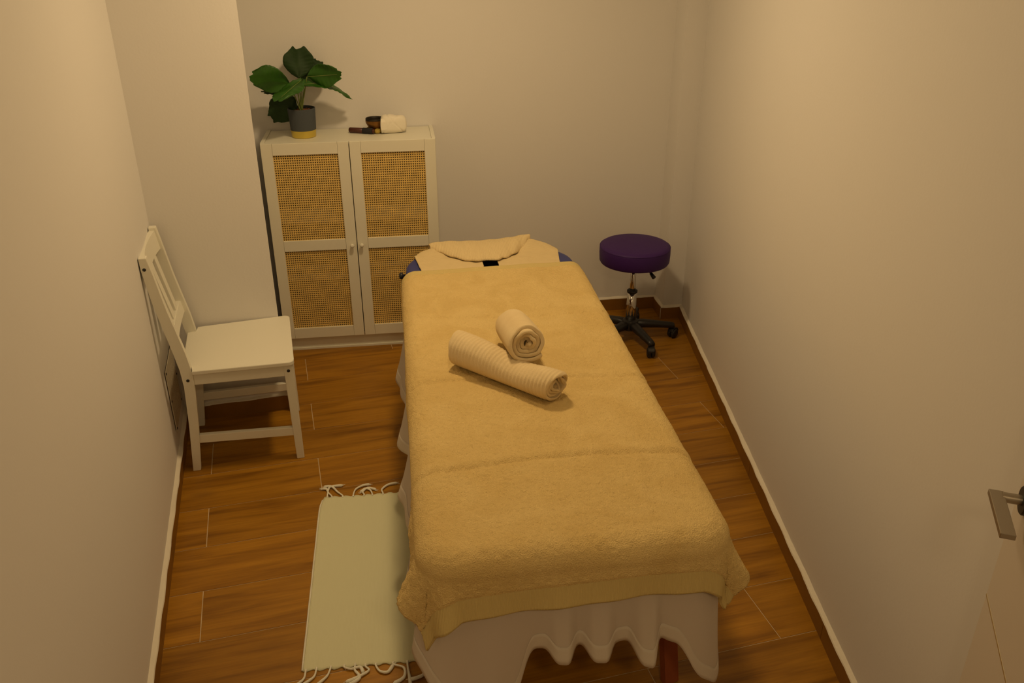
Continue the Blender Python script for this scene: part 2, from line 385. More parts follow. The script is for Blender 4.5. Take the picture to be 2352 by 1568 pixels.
# ------------------------------------------------------------------ cabinet
def cabinet():
    t = thing('cane_door_cabinet', 'white cabinet with two woven cane doors in the corner', 'cabinet', (-.6226, -.3, 0))
    W_, D_, H_ = .80, .28, 1.06; y0 = .02
    for x0 in (0, W_-.018): obj('side_panel', box(bmesh.new(), x0, x0+.018, y0, y0+D_, 0, H_, .0015), 'white', t)
    obj('top_panel', box(bmesh.new(), .0185, W_-.0185, y0, y0+D_-.006, H_-.026, H_-.0035, .001), 'white', t)
    obj('back_panel', box(bmesh.new(), .018, W_-.018, y0+D_-.01, y0+D_-.004, .0, H_-.03), 'inside', t)
    obj('bottom_panel', box(bmesh.new(), .018, W_-.018, y0+.004, y0+D_-.012, .066, .084), 'inside', t)
    for z in (.665, .375): obj('shelf', box(bmesh.new(), .019, W_-.019, y0+.015, y0+D_-.012, z, z+.018), 'white', t)
    obj('plinth', box(bmesh.new(), .0185, W_-.0185, y0+.004, y0+.02, 0, .0655, .001), 'white', t)
    obj('plinth_lip', box(bmesh.new(), .0185, W_-.0185, y0-.002, y0+.004, 0, .012, .001), 'white', t)
    sw, dw = .0505, .396
    zs = [(.537, .128), (1.004, .590)]
    for s in (0, 1):
        x0 = .002 if s == 0 else .402; x1 = x0+dw
        dr = thing('door', '', ''); del dr['label'], dr['category']; dr.parent = t
        for a, b in ((x0, x0+sw), (x1-sw, x1)): obj('stile', box(bmesh.new(), a, b, 0, .019, .073, 1.0585, .0012), 'white', dr)
        for a, b in ((.073, .128), (.537, .590), (1.004, 1.0585)): obj('rail', box(bmesh.new(), x0+sw+.0006, x1-sw-.0006, .0004, .0186, a, b, .0012), 'white', dr)
        for zt, zb in zs:
            bm = bmesh.new(); px, pz = .0101, .0112; xa, xb = x0+sw, x1-sw
            n = round((xb-xa)/px); st = .0047
            for i in range(n+1):
                c = xa+(xb-xa)*i/n; box(bm, max(xa, c-st/2), min(xb, c+st/2), .0092, .0104, zb, zt)
            n = round((zt-zb)/pz); st = .0050
            for i in range(n+1):
                c = zb+(zt-zb)*i/n; box(bm, xa, xb, .0082, .0094, max(zb, c-st/2), min(zt, c+st/2))
            o = obj('cane_panel', bm, 'cane', dr); o['label'] = 'golden woven cane panel'; o['kind'] = 'stuff'
        kx = x1-.021 if s == 0 else x0+.021
        kb = bmesh.new(); lathe(kb, [(.004, 0), (.004, .008), (.0085, .012), (.0105, .018), (.0095, .023), (.005, .026)], 20)
        k = obj('knob', kb, 'white', dr, True); k.location = (kx, 0, .56); k.rotation_euler = (PI/2, 0, 0)
    return t
cabinet()

# ------------------------------------------------------------------ potted plant
CT = 1.0565
POT = Vector((-.434, -.152, CT))
pt = thing('potted_plant', 'broad-leaved green plant in a grey pot with gold base on the cabinet', 'plant', POT)
bm = bmesh.new(); lathe(bm, [(.0585, .0325), (.0635, .13), (.0625, .133), (.0600, .133), (.0590, .115), (.0560, .0325)], 48, cap=False)
pot = obj('pot', bm, 'pot', pt, True); smooth_by_angle(pot, 50)
g = obj('gold_base', lathe(bmesh.new(), [(.050, 0), (.0560, .002), (.0590, .034), (.0555, .034)], 48), 'gold', pot, True); smooth_by_angle(g, 40); g['label'] = 'gold painted base band'
bm = bmesh.new(); lathe(bm, [(.0005, .124), (.03, .123), (.0588, .119), (.0588, .10)], 32, cap=False); obj('soil', bm, 'soil', pot, True)
bm = bmesh.new()
for i in range(90):
    a, r = random.uniform(0, 2*PI), .055*math.sqrt(random.random()); s = random.uniform(.003, .006)
    q = bmesh.ops.create_icosphere(bm, subdivisions=1, radius=s, matrix=Matrix.Translation((r*math.cos(a), r*math.sin(a), .1225)) @ Matrix.Diagonal((1, .7, .5, 1)))
o = obj('bark_chips', bm, 'soil', pot); o['kind'] = 'stuff'
def leaf(base, tip, width, side, bend=.0, fold=.15, wide=.60, m='leaf', lobes=.06, twist=0, mid=0., seedv=0, notch=0.):
    base, tip = Vector(base)-POT, Vector(tip)-POT
    ax = tip-base; L = ax.length; ax.normalize(); sd = Vector(side); sd = (sd-ax*sd.dot(ax)).normalized(); nm = ax.cross(sd).normalized()
    nu, nv = 33, 25; P = np.zeros((nu, nv, 3)); rd = random.Random(seedv)
    ph = [rd.uniform(0, 6) for _ in range(6)]
    for i in range(nu):
        t = i/(nu-1)
        hw = math.sin(PI/2*min(1, t/wide))**.72 if t < wide else 1-.42*((t-wide)/(1-wide))**2.2
        if t == 0: hw = .02
        for j in range(nv):
            s = -1+2*j/(nv-1)
            hwj = hw*(1+lobes*math.sin(6*t+ph[0]+s*2)*t+lobes*.5*math.sin(13*t+ph[1]+(3 if s > 0 else 0))*t)
            x = L*(t*(1-.17*abs(s)**3*t))
            if t > .75: x += L*((t-.75)/.25)*(.030*math.sin(s*6+ph[2])+.018*math.sin(s*12+ph[3])-.02*math.cos(s*2.2))
            if notch: x = L*t*(1-.04*abs(s)**3*t)+L*max(0, (t-.55)/.45)**1.5*(notch*.35*math.cos(s*5.2)*-1+.02*math.sin(s*9+1))
            y = s*hwj*width/2
            z = fold*abs(y)-bend*L*(t*t)+mid*L*math.sin(PI*t)+.022*width*math.sin(6*t+ph[4]+3*s)*abs(s)*3-.006*abs(math.sin(9*PI*t*.9-abs(s)*3.2))*abs(s)*.6
            P[i, j] = base+ax*x+sd*y+nm*z
    me = grid_mesh('leaf', P); o = link('leaf', me, m, pt, True)
    md = o.modifiers.new('thick', 'SOLIDIFY'); md.thickness = .0012
    # midrib
    rb = bmesh.new(); tube(rb, [Vector(P[i, nv//2])+nm*.0008 for i in range(0, nu-4, 2)], [.0016-.001*i/nu for i in range(0, nu-4, 2)], 6)
    obj('midrib', rb, 'stem', o, True)
    return o
SB = Vector((-.434, -.152, 1.176))
leaves = [
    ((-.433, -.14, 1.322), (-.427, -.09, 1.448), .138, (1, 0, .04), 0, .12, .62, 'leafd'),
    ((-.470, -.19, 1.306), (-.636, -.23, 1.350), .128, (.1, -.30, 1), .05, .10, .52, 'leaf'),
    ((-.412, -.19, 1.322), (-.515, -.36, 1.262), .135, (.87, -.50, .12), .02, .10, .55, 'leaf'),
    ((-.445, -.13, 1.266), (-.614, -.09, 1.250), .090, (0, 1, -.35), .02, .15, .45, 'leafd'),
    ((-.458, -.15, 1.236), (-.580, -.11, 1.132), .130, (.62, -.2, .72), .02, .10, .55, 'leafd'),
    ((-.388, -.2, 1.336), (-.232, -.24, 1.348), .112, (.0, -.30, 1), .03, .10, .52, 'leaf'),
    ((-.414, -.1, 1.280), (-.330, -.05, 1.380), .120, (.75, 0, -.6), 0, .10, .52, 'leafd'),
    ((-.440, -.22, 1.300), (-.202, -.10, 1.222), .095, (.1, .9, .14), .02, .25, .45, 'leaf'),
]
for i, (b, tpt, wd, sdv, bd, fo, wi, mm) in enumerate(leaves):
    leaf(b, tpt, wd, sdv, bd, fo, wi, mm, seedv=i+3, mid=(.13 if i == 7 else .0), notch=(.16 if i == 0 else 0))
    b = Vector(b); mdp = (SB+b)/2+Vector((0, 0, .012 if b.z < 1.27 else 0))+(b-SB)*.06
    s0 = SB+Vector((random.uniform(-.008, .008), random.uniform(-.008, .008), -.01))
    pts = [(1-t)**2*s0+2*t*(1-t)*mdp+t*t*b-POT for t in [k/8 for k in range(9)]]
    obj('stem', tube(bmesh.new(), pts, [.0032-.0012*k/8 for k in range(9)], 7), 'stem', pt, True)
obj('trunk', tube(bmesh.new(), [SB-POT+Vector((0, 0, -.02)), SB-POT+Vector((-.001, 0, .02)), SB-POT+Vector((-.004, 0, .05))], [.0065, .0055, .003], 8), 'stem', pt, True)

# ------------------------------------------------------------------ small things on the cabinet top
BW = Vector((-.100, -.112, CT))
cu = thing('bowl_cushion', 'gold brocade ring cushion under the singing bowl', 'cushion', BW)
bm = bmesh.new()
for k in range(8):
    a = k*PI/4
    q = bmesh.ops.create_uvsphere(bm, u_segments=14, v_segments=10, radius=1, matrix=Matrix.Translation((.034*math.cos(a+.3), .034*math.sin(a+.3), .0125)) @ Matrix.Rotation(a+.3, 4, 'Z') @ Matrix.Diagonal((.0150, .0165, .0125, 1)))
obj('padded_ring', bm, 'brocade', cu, True)
obj('centre_pad', lathe(bmesh.new(), [(.001, .004), (.026, .004), (.026, .013), (.001, .014)], 24), 'bronzed', cu, True)
bw = thing('singing_bowl', 'small dark bronze singing bowl beside the folded white cloth', 'bowl', BW+Vector((0, 0, .0175)))
bm = bmesh.new(); lathe(bm, [(.001, 0), (.020, .001), (.0335, .010), (.0425, .026), (.0450, .038), (.0440, .050), (.0430, .0515), (.0410, .050), (.0415, .038), (.0390, .026), (.030, .012), (.001, .006)], 48, cap=False)
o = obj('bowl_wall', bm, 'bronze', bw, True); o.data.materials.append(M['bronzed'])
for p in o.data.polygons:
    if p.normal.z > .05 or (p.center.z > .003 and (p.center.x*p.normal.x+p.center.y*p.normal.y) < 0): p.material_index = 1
obj('engraved_band', lathe(bmesh.new(), [(.0436, .028), (.0452, .036), (.0452, .0385), (.0440, .046)], 48, cap=False), 'bronze', bw, True)
mp = Vector((-.165, -.128, CT+.0135))
ml = thing('striker', 'dark wooden bowl striker with black suede wrap lying on the cabinet', 'mallet', mp, math.radians(-22))
rr = .0130
o = obj('handle', lathe(bmesh.new(), [(.001, -.064), (.010, -.064), (rr, -.060), (rr, .006), (rr-.001, .007)], 24), 'rosew', ml, True); o.rotation_euler = (0, PI/2, 0)
o = obj('suede_wrap', lathe(bmesh.new(), [(rr, .006), (rr+.0012, .0075), (rr+.0012, .056), (rr-.002, .058)], 24), 'suede', ml, True); o.rotation_euler = (0, PI/2, 0)
o = obj('end_cap', lathe(bmesh.new(), [(rr-.001, .057), (rr-.0015, .064), (.001, .066)], 24), 'rosew', ml, True); o.rotation_euler = (0, PI/2, 0)
# folded cloth: a flattened bundle with wrapped folds
def folded_cloth():
    t = thing('folded_cloth', 'folded white cotton cloth bundle beside the singing bowl on the cabinet', 'cloth', (-.012, -.125, CT), math.radians(6))
    nu, nv = 56, 40; P = np.zeros((nu, nv, 3))
    for i in range(nu):
        a = 2*PI*i/nu
        for j in range(nv):
            s = -1+2*j/(nv-1); e = (1-abs(s)**6)**.5 if abs(s) < 1 else 0
            e = max(e, .0)
            cy, sz = math.cos(a), math.sin(a)
            sq = (abs(cy)**3.2+abs(sz)**3.2)**(-1/3.2)
            ry, rz = .036, .041
            pinch = 1-.10*s
            wob = 1+.025*math.sin(3*a+4*s)+.02*math.sin(7*s+2*a)
            crease = -.0025*math.exp(-((s*1.4+.9*math.sin(a*1.0)-.2)/.06)**2)-.002*math.exp(-((s*1.2-.8*math.sin(a)+.5)/.06)**2)
            k = sq*(.25+.75*e)*wob*pinch
            P[i, j] = (.062*s, (ry*k+crease)*cy, .041+(rz*k+crease*2)*sz)
    P[..., 2] = np.maximum(P[..., 2], .0006)
    me = grid_mesh('bundle', P, closed_u=True); o = link('bundle', me, 'cloth', t, True)
    bm = bmesh.new(); bm.from_mesh(me); bmesh.ops.holes_fill(bm, edges=[e for e in bm.edges if e.is_boundary]); bm.to_mesh(me); bm.free()
    # loose end flap folded round the left end
    nu2, nv2 = 12, 22; Q = np.zeros((nu2, nv2, 3))
    for i in range(nu2):
        for j in range(nv2):
            s = i/(nu2-1); b = -1+2*j/(nv2-1)
            Q[i, j] = (-.066+.030*s+.004*b*b, -.040+.002*s, .040+.034*b-.004*s*b)
            Q[i, j, 1] += .020*max(0, abs(b)-.55)
    o = link('end_fold', grid_mesh('end_fold', Q), 'cloth', t, True); md = o.modifiers.new('t', 'SOLIDIFY'); md.thickness = .004
    return t
folded_cloth()

# ------------------------------------------------------------------ chair
CU, CV = -.83, -1.005
def chair():
    px = I(CU, CV)
    t = thing('dining_chair', 'white painted wooden chair with slatted back against the left wall', 'chair', (px[0], px[1], 0), TANG)
    U = lambda u: u-CU
    hwf, hwb = .210, .190
    # rear legs (curved side profile)
    prof = [(-1.056, 0), (-1.026, 0), (-1.004, .20), (-.992, .36), (-.991, .43), (-1.004, .52), (-1.040, .70), (-1.064, .85), (-1.073, .905), (-1.100, .905), (-1.098, .86), (-1.082, .73), (-1.045, .52), (-1.031, .45), (-1.030, .38), (-1.038, .22)]
    for s in (-1, 1):
        y0, y1 = (s*hwb, s*(hwb-.030)); 
        lg = obj('leg', side_prism(bmesh.new(), [(U(a), b) for a, b in prof], min(y0, y1), max(y0, y1), .003), 'chairw', t)
        y0, y1 = (s*hwf, s*(hwf-.034))
        fl = obj('leg', side_prism(bmesh.new(), [(U(-.652), 0), (U(-.622), 0), (U(-.622), .432), (U(-.658), .432)], min(y0, y1), max(y0, y1), .003), 'chairw', t)
        # apron and stretcher along the side
        bm = bmesh.new(); bar(bm, (U(-1.0), s*(hwb-.014), .406), (U(-.655), s*(hwf-.014), .406), .020, .050, .002); obj('side_apron', bm, 'chairw', t)
        bm = bmesh.new(); bar(bm, (U(-1.016), s*(hwb-.016), .140), (U(-.645), s*(hwf-.017), .126), .020, .036, .002); obj('side_stretcher', bm, 'chairw', t)
        # dark screw plugs on the outside
        for (a, b), yy in (((-1.012, .405), hwb), ((-1.086, .862), hwb), ((-.641, .405), hwf)):
            o = obj('screw_plug', lathe(bmesh.new(), [(.001, 0), (.0062, 0), (.0062, .0022), (.001, .0026)], 16), 'black', t, True)
            o.location = (U(a), s*(yy-.0012), b); o.rotation_euler = (-s*PI/2, 0, 0)
    obj('front_apron', box(bmesh.new(), U(-.650), U(-.630), -hwf+.034, hwf-.034, .381, .431, .002), 'chairw', t)
    obj('rear_apron', box(bmesh.new(), U(-1.025), U(-1.005), -hwb+.030, hwb-.030, .381, .431, .002), 'chairw', t)
    # seat: trapezoid with rounded front corners, notched round the rear legs
    pts = []
    def arc(cx, cy, r, a0, a1, n=6):
        for k in range(n+1):
            a = math.radians(a0+(a1-a0)*k/n); pts.append((cx+r*math.cos(a), cy+r*math.sin(a)))
    rf = .022
    pts += [(U(-1.028), -hwb+.031), (U(-.990), -hwb+.031), (U(-.990), -.206)]
    arc(U(-.616)-rf, -.226+rf, rf, -90, 0); arc(U(-.616)-rf, .226-rf, rf, 0, 90)
    pts += [(U(-.990), .206), (U(-.990), hwb-.031), (U(-1.028), hwb-.031)]
    bm = bmesh.new(); prism(bm, pts, .432, .450)
    tb = [e for e in bm.edges if abs(e.verts[0].co.z-e.verts[1].co.z) < 1e-6]
    bmesh.ops.bevel(bm, geom=tb, offset=.004, segments=3, affect='EDGES', profile=.5)
    obj('seat', bm, 'chairw', t)
    # back: curved top rail, lower rail and slats; the back plane leans like the legs
    def bx(z): return np.interp(z, [.45, .52, .72, .86, .905], [-1.012, -1.028, -1.065, -1.084, -1.090])
    def rail(name, zb, zt, arch, depth, dip=0.):
        n = 15; P = []
        for k in range(n):
            y = -hwb+.028+(2*hwb-.056)*k/(n-1); c = 1-(2*k/(n-1)-1)**2
            off = -depth*c
            P.append([(U(bx(zb))+off-.010, y, zb), (U(bx(zb))+off+.010, y, zb), (U(bx(zt))+off+.010, y, zt+arch*c), (U(bx(zt))+off-.010, y, zt+arch*c)])
        bm = bmesh.new(); R = [[bm.verts.new(p) for p in q] for q in P]
        for a, b in zip(R, R[1:]):
            for k in range(4): bm.faces.new((a[k], a[(k+1) % 4], b[(k+1) % 4], b[k]))
        bm.faces.new(R[0][::-1]); bm.faces.new(R[-1])
        o = obj(name, bm, 'chairw', t); return o
    rail('top_rail', .818, .893, -.006, .016)
    rail('lower_rail', .545, .592, 0, .006)
    for yc in (-.085, 0, .085):
        dp = lambda d: -d*(1-(yc/.16)**2)
        bm = bmesh.new(); y0, y1 = yc-.024, yc+.024
        a = [(U(bx(.588))+dp(.006)-.006, .588), (U(bx(.588))+dp(.006)+.006, .588), (U(bx(.822))+dp(.016)+.006, .822), (U(bx(.822))+dp(.016)-.006, .822)]
        obj('back_slat', side_prism(bm, a, y0, y1, .0015), 'chairw', t)
    return t
chair()

# ------------------------------------------------------------------ wall vent
def vent():
    vy = (-1.118, -.862); z0, z1 = .150, .410; px = I(-1.103, (vy[0]+vy[1])/2)
    t = thing('vent_grille', 'perforated metal vent plate screwed to the wall behind the chair', 'vent', (px[0], px[1], 0), TANG)
    hw = (vy[1]-vy[0])/2
    bm = bmesh.new(); xs = .0065
    # plate as strips leaving real slots
    rows = 6; cols = 26
    yb = np.linspace(-hw+.05, hw-.05, rows); slot = .0035
    zs = np.linspace(z0+.035, z1-.035, cols+1)
    ys = [-hw]
    for y in yb: ys += [y-slot, y+slot]
    ys.append(hw)
    for k in range(0, len(ys), 2): box(bm, .0035, xs, ys[k], ys[k+1], z0, z1)
    for y in yb:
        box(bm, .0035, xs, y-slot, y+slot, z0, zs[0]); box(bm, .0035, xs, y-slot, y+slot, zs[-1], z1)
        for a, b in zip(zs, zs[1:]): box(bm, .0035, xs, y-slot, y+slot, a+(b-a)*.55, b)
    obj('plate', bm, 'vent', t)
    obj('rear_mesh', box(bmesh.new(), .0005, .003, -hw+.002, hw-.002, z0+.002, z1-.002), 'plate', t)
    for y in (-hw+.008, hw-.008):
        for z in (z0+.008, (z0+z1)/2, z1-.008):
            o = obj('screw', lathe(bmesh.new(), [(.0052, 0), (.0052, .002), (.001, .003)], 12), 'black', t); o.location = (xs-.0003, y, z); o.rotation_euler = (0, PI/2, 0)
vent()

# ------------------------------------------------------------------ rug with tassels
RC = Vector((-.068, -2.005, 0)); RW, RL = .60, .845
def rug():
    t = thing('fringed_rug', 'cream woven cotton rug with tasselled ends on the floor left of the table', 'rug', RC, math.radians(-.6))
    nu, nv = 60, 84; P = np.zeros((nu, nv, 3)); top = np.zeros((nu, nv))
    for i in range(nu):
        for j in range(nv):
            x = -RW/2+RW*i/(nu-1); y = -RL/2+RL*j/(nv-1)
            e = min(i, nu-1-i)/(nu-1)*RW
            sk = -.010*(y/RL)                                      # slight slant of the long edge
            bowl = -.012*max(0, (y/RL+.5-.93)/.07) if x < -.2 else 0
            sc_ = .004*math.sin(2*PI*(x+.3)/.0415) if j in (0, nv-1) else 0
            xx = x+sk+(.014*max(0, (y/RL-.40)/.10)**2 if i < 3 else 0)
            P[i, j] = (xx, y+(sc_ if j else -sc_)-.012*(x+.3), .0052+.0010*math.sin(x*23+y*5)+.0006*math.sin(y*31))
    o = link('woven_field', grid_mesh('woven_field', P), 'rug', t, True)
    md = o.modifiers.new('t', 'SOLIDIFY'); md.thickness = .0045; md.offset = -1
    # edge binding cord along the long sides
    for sx in (0, nu-1):
        obj('edge_cord', tube(bmesh.new(), [Vector(P[sx, j]) for j in range(0, nv, 3)], .0032, 6), 'tassel', t, True)
    far = [(-.292, [(.002, .045), (.01, .062), (.055, .066)]), (-.262, [(-.015, .03), (-.022, .052), (-.038, .058)]), (-.222, [(-.02, .03), (-.045, .068), (-.075, .070)]), (-.180, [(.008, .04), (.035, .062), (.06, .066)]),
           (-.142, [(-.005, .02), (.012, .044), (.045, .030)]), (-.103, [(-.008, .03), (-.025, .042), (-.045, .022)]), (-.070, [(-.004, .03), (.02, .058), (.055, .066)]), (.005, [(-.004, .03), (.012, .055), (.04, .062)]),
           (.075, [(.015, .035), (.020, .070), (.035, .088)]), (.125, [(.0, .03), (-.015, .05), (-.03, .075)]), (.17, [(.01, .03), (.0, .06), (.02, .075)]), (.215, [(-.01, .03), (.01, .05), (.015, .08)]), (.262, [(.0, .04), (.01, .06), (-.005, .08)]), (.29, [(0, .03), (.01, .05), (.01, .07)])]
    near = [(-.292, [(-.004, .03), (-.03, .055), (-.065, .085)]), (-.262, [(-.006, .03), (-.035, .055), (-.060, .080)]), (-.222, [(-.008, .03), (-.03, .055), (-.06, .085)]), (-.180, [(.02, .012), (.045, .008), (.055, .03)]), (-.150, [(.0, .02), (.015, .05), (-.02, .075)]),
            (-.120, [(.01, .02), (-.02, .04), (-.055, .055)]), (-.085, [(.012, .025), (.035, .03), (.05, .005)]), (-.040, [(.03, .02), (.03, .055), (.0, .075)]), (.005, [(.002, .03), (.006, .06), (.008, .09)]), (.050, [(.02, .03), (.0, .055), (-.035, .065)]),
            (.10, [(.0, .03), (.02, .05), (.03, .07)]), (.145, [(-.01, .03), (.0, .05), (.02, .08)]), (.19, [(.01, .03), (.02, .06), (.0, .08)]), (.235, [(.0, .03), (-.02, .05), (-.03, .07)]), (.285, [(.01, .03), (.0, .06), (.02, .08)])]
    for sgn, lst in ((1, far), (-1, near)):
        for x, ctl in lst:
            j = nv-1 if sgn > 0 else 0; i = int(round((x+RW/2)/RW*(nu-1))); p0 = Vector(P[i, j])
            ks = [Vector((0, -sgn*.006, 0)), Vector((0, .004*sgn, .001))]+[Vector((a, b*sgn, .0)) for a, b in ctl]
            pts = []
            for a, b, c, d in zip([ks[0]]+ks[:-2], ks[:-1], ks[1:], ks[2:]+[ks[-1]]):
                for q in range(5):
                    tt = q/5; pts.append(.5*((2*b)+(-a+c)*tt+(2*a-5*b+4*c-d)*tt*tt+(-a+3*b-3*c+d)*tt**3))
            pts.append(ks[-1]); n = len(pts)
            rad = [.0036 if k/n < .15 else .0030+.0052*max(0, (k/n-.40))**.9 for k in range(n)]; rad[-1] *= .5
            pts = [p0+p-Vector((0, 0, p0.z-.0045-.0015*math.sin(PI*k/n))) for k, p in enumerate(pts)]
            tz = obj('tassel', tube(bmesh.new(), pts, rad, 7), 'tassel', t, True)
            # loose yarn ends
            yb = bmesh.new(); e0, dr = pts[-2], (pts[-1]-pts[-4]).normalized()
            for q in range(4):
                sdv = Vector((-dr.y, dr.x, 0))*random.uniform(-.5, .5)
                tube(yb, [e0-dr*.012, e0+sdv*.006, e0+dr*random.uniform(.006, .016)+sdv*.014], [.0016, .0012, .0006], 4)
            obj('yarn_ends', yb, 'tassel', tz)
    return t
rug()

# ------------------------------------------------------------------ massage table
TX0, TX1, TY0, TY1, TZ = .003, .727, -2.785, -.70, .655
def round_rect(x0, x1, y0, y1, rn, rf, n=10):
    pts = []
    for cx, cy, r, a0 in ((x1-rn, y0+rn, rn, -90), (x1-rf, y1-rf, rf, 0), (x0+rf, y1-rf, rf, 90), (x0+rn, y0+rn, rn, 180)):
        for k in range(n+1):
            a = math.radians(a0+90*k/n); pts.append((cx+r*math.cos(a), cy+r*math.sin(a)))
    return pts
tb = thing('massage_table', 'long blue padded massage table with reddish wooden legs under towels', 'massage table', ((TX0+TX1)/2, (TY0+TY1)/2, 0))
TO = Vector(tb.location)
def table_pad():
    out = round_rect(TX0, TX1, TY0, TY1, .09, .19)
    hc = (.368, -.885)
    out = [(x-hc[0], y-hc[1]) for x, y in out]
    bm = bmesh.new()
    def ring(f, z): return [bm.verts.new((f(p)[0]+hc[0]-TO.x, f(p)[1]+hc[1]-TO.y, z)) for p in out]
    def hole(s):
        def f(p):
            a = math.atan2(p[1], p[0]); return (s*.062*math.cos(a), s*.095*math.sin(a))
        return f
    def inset(d):
        def f(p):
            # move toward centre line of the table
            x, y = p; cx = (TX0+TX1)/2-hc[0]; y_lo = TY0+.36-hc[1]; y_hi = TY1-.36-hc[1]
            qy = min(max(y, y_lo), y_hi); v = Vector((cx-x, qy-y)); l = v.length
            return (x+v.x/l*d, y+v.y/l*d)
        return f
    rr = [ring(hole(1.0), TZ-.075), ring(hole(1.0), TZ-.012), ring(hole(1.08), TZ-.003), ring(hole(1.2), TZ)]
    rr += [ring(inset(.03), TZ), ring(inset(.012), TZ-.004), ring(inset(.003), TZ-.014), ring(inset(0), TZ-.028), ring(inset(.002), TZ-.055), ring(inset(.012), TZ-.068), ring(inset(.03), TZ-.07)]
    n = len(out)
    for a, b in zip(rr, rr[1:]):
        for i in range(n): bm.faces.new((a[i], a[(i+1) % n], b[(i+1) % n], b[i]))
    bm.faces.new(rr[-1][::-1])
    o = obj('padded_top', bm, 'vinyl', tb, True); o['label'] = 'royal blue vinyl padding'
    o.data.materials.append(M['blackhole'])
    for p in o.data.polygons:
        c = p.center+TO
        if ((c.x-hc[0])/.075)**2+((c.y-hc[1])/.115)**2 < 1.05 and c.z > .5: p.material_index = 1  # face hole walls and rim coloured black for the shade inside
    bm = bmesh.new(); prism(bm, [(x+hc[0]-TO.x, y+hc[1]-TO.y) for x, y in [inset(.045)(p) for p in out]], TZ-.13, TZ-.071); obj('frame', bm, 'cherry', tb)
    for x in (.075, .655):
        for yf, yt in ((-2.60, -2.50), (-.98, -1.06)):
            for dx in (0, ):
                obj('leg', bar(bmesh.new(), (x-TO.x+(.03 if x > .3 else -.03), yf-TO.y, 0), (x-TO.x, yt-TO.y, TZ-.10), .045, .030, .003), 'cherry', tb)
            ym = -2.10 if yf < -2 else -1.45
            obj('brace', bar(bmesh.new(), (x-TO.x+.0, yf-TO.y+(.03 if yf < -2 else -.03), .16), (x-TO.x-(.02 if x > .3 else -.02), ym-TO.y, TZ-.11), .028, .022, .002), 'cherry', tb)
    for y in (-2.575, -.995):
        obj('crossbar', bar(bmesh.new(), (.07-TO.x, y-TO.y, .30), (.66-TO.x, y-TO.y, .30), .022, .045, .002), 'cherry', tb)
    k = obj('side_knob', lathe(bmesh.new(), [(.006, 0), (.006, .010), (.013, .012), (.015, .020), (.011, .027), (.002, .028)], 20), 'black', tb, True)
    k.location = (TX0-TO.x-.001, -.93-TO.y, .632); k.rotation_euler = (0, -PI/2, 0)
table_pad()

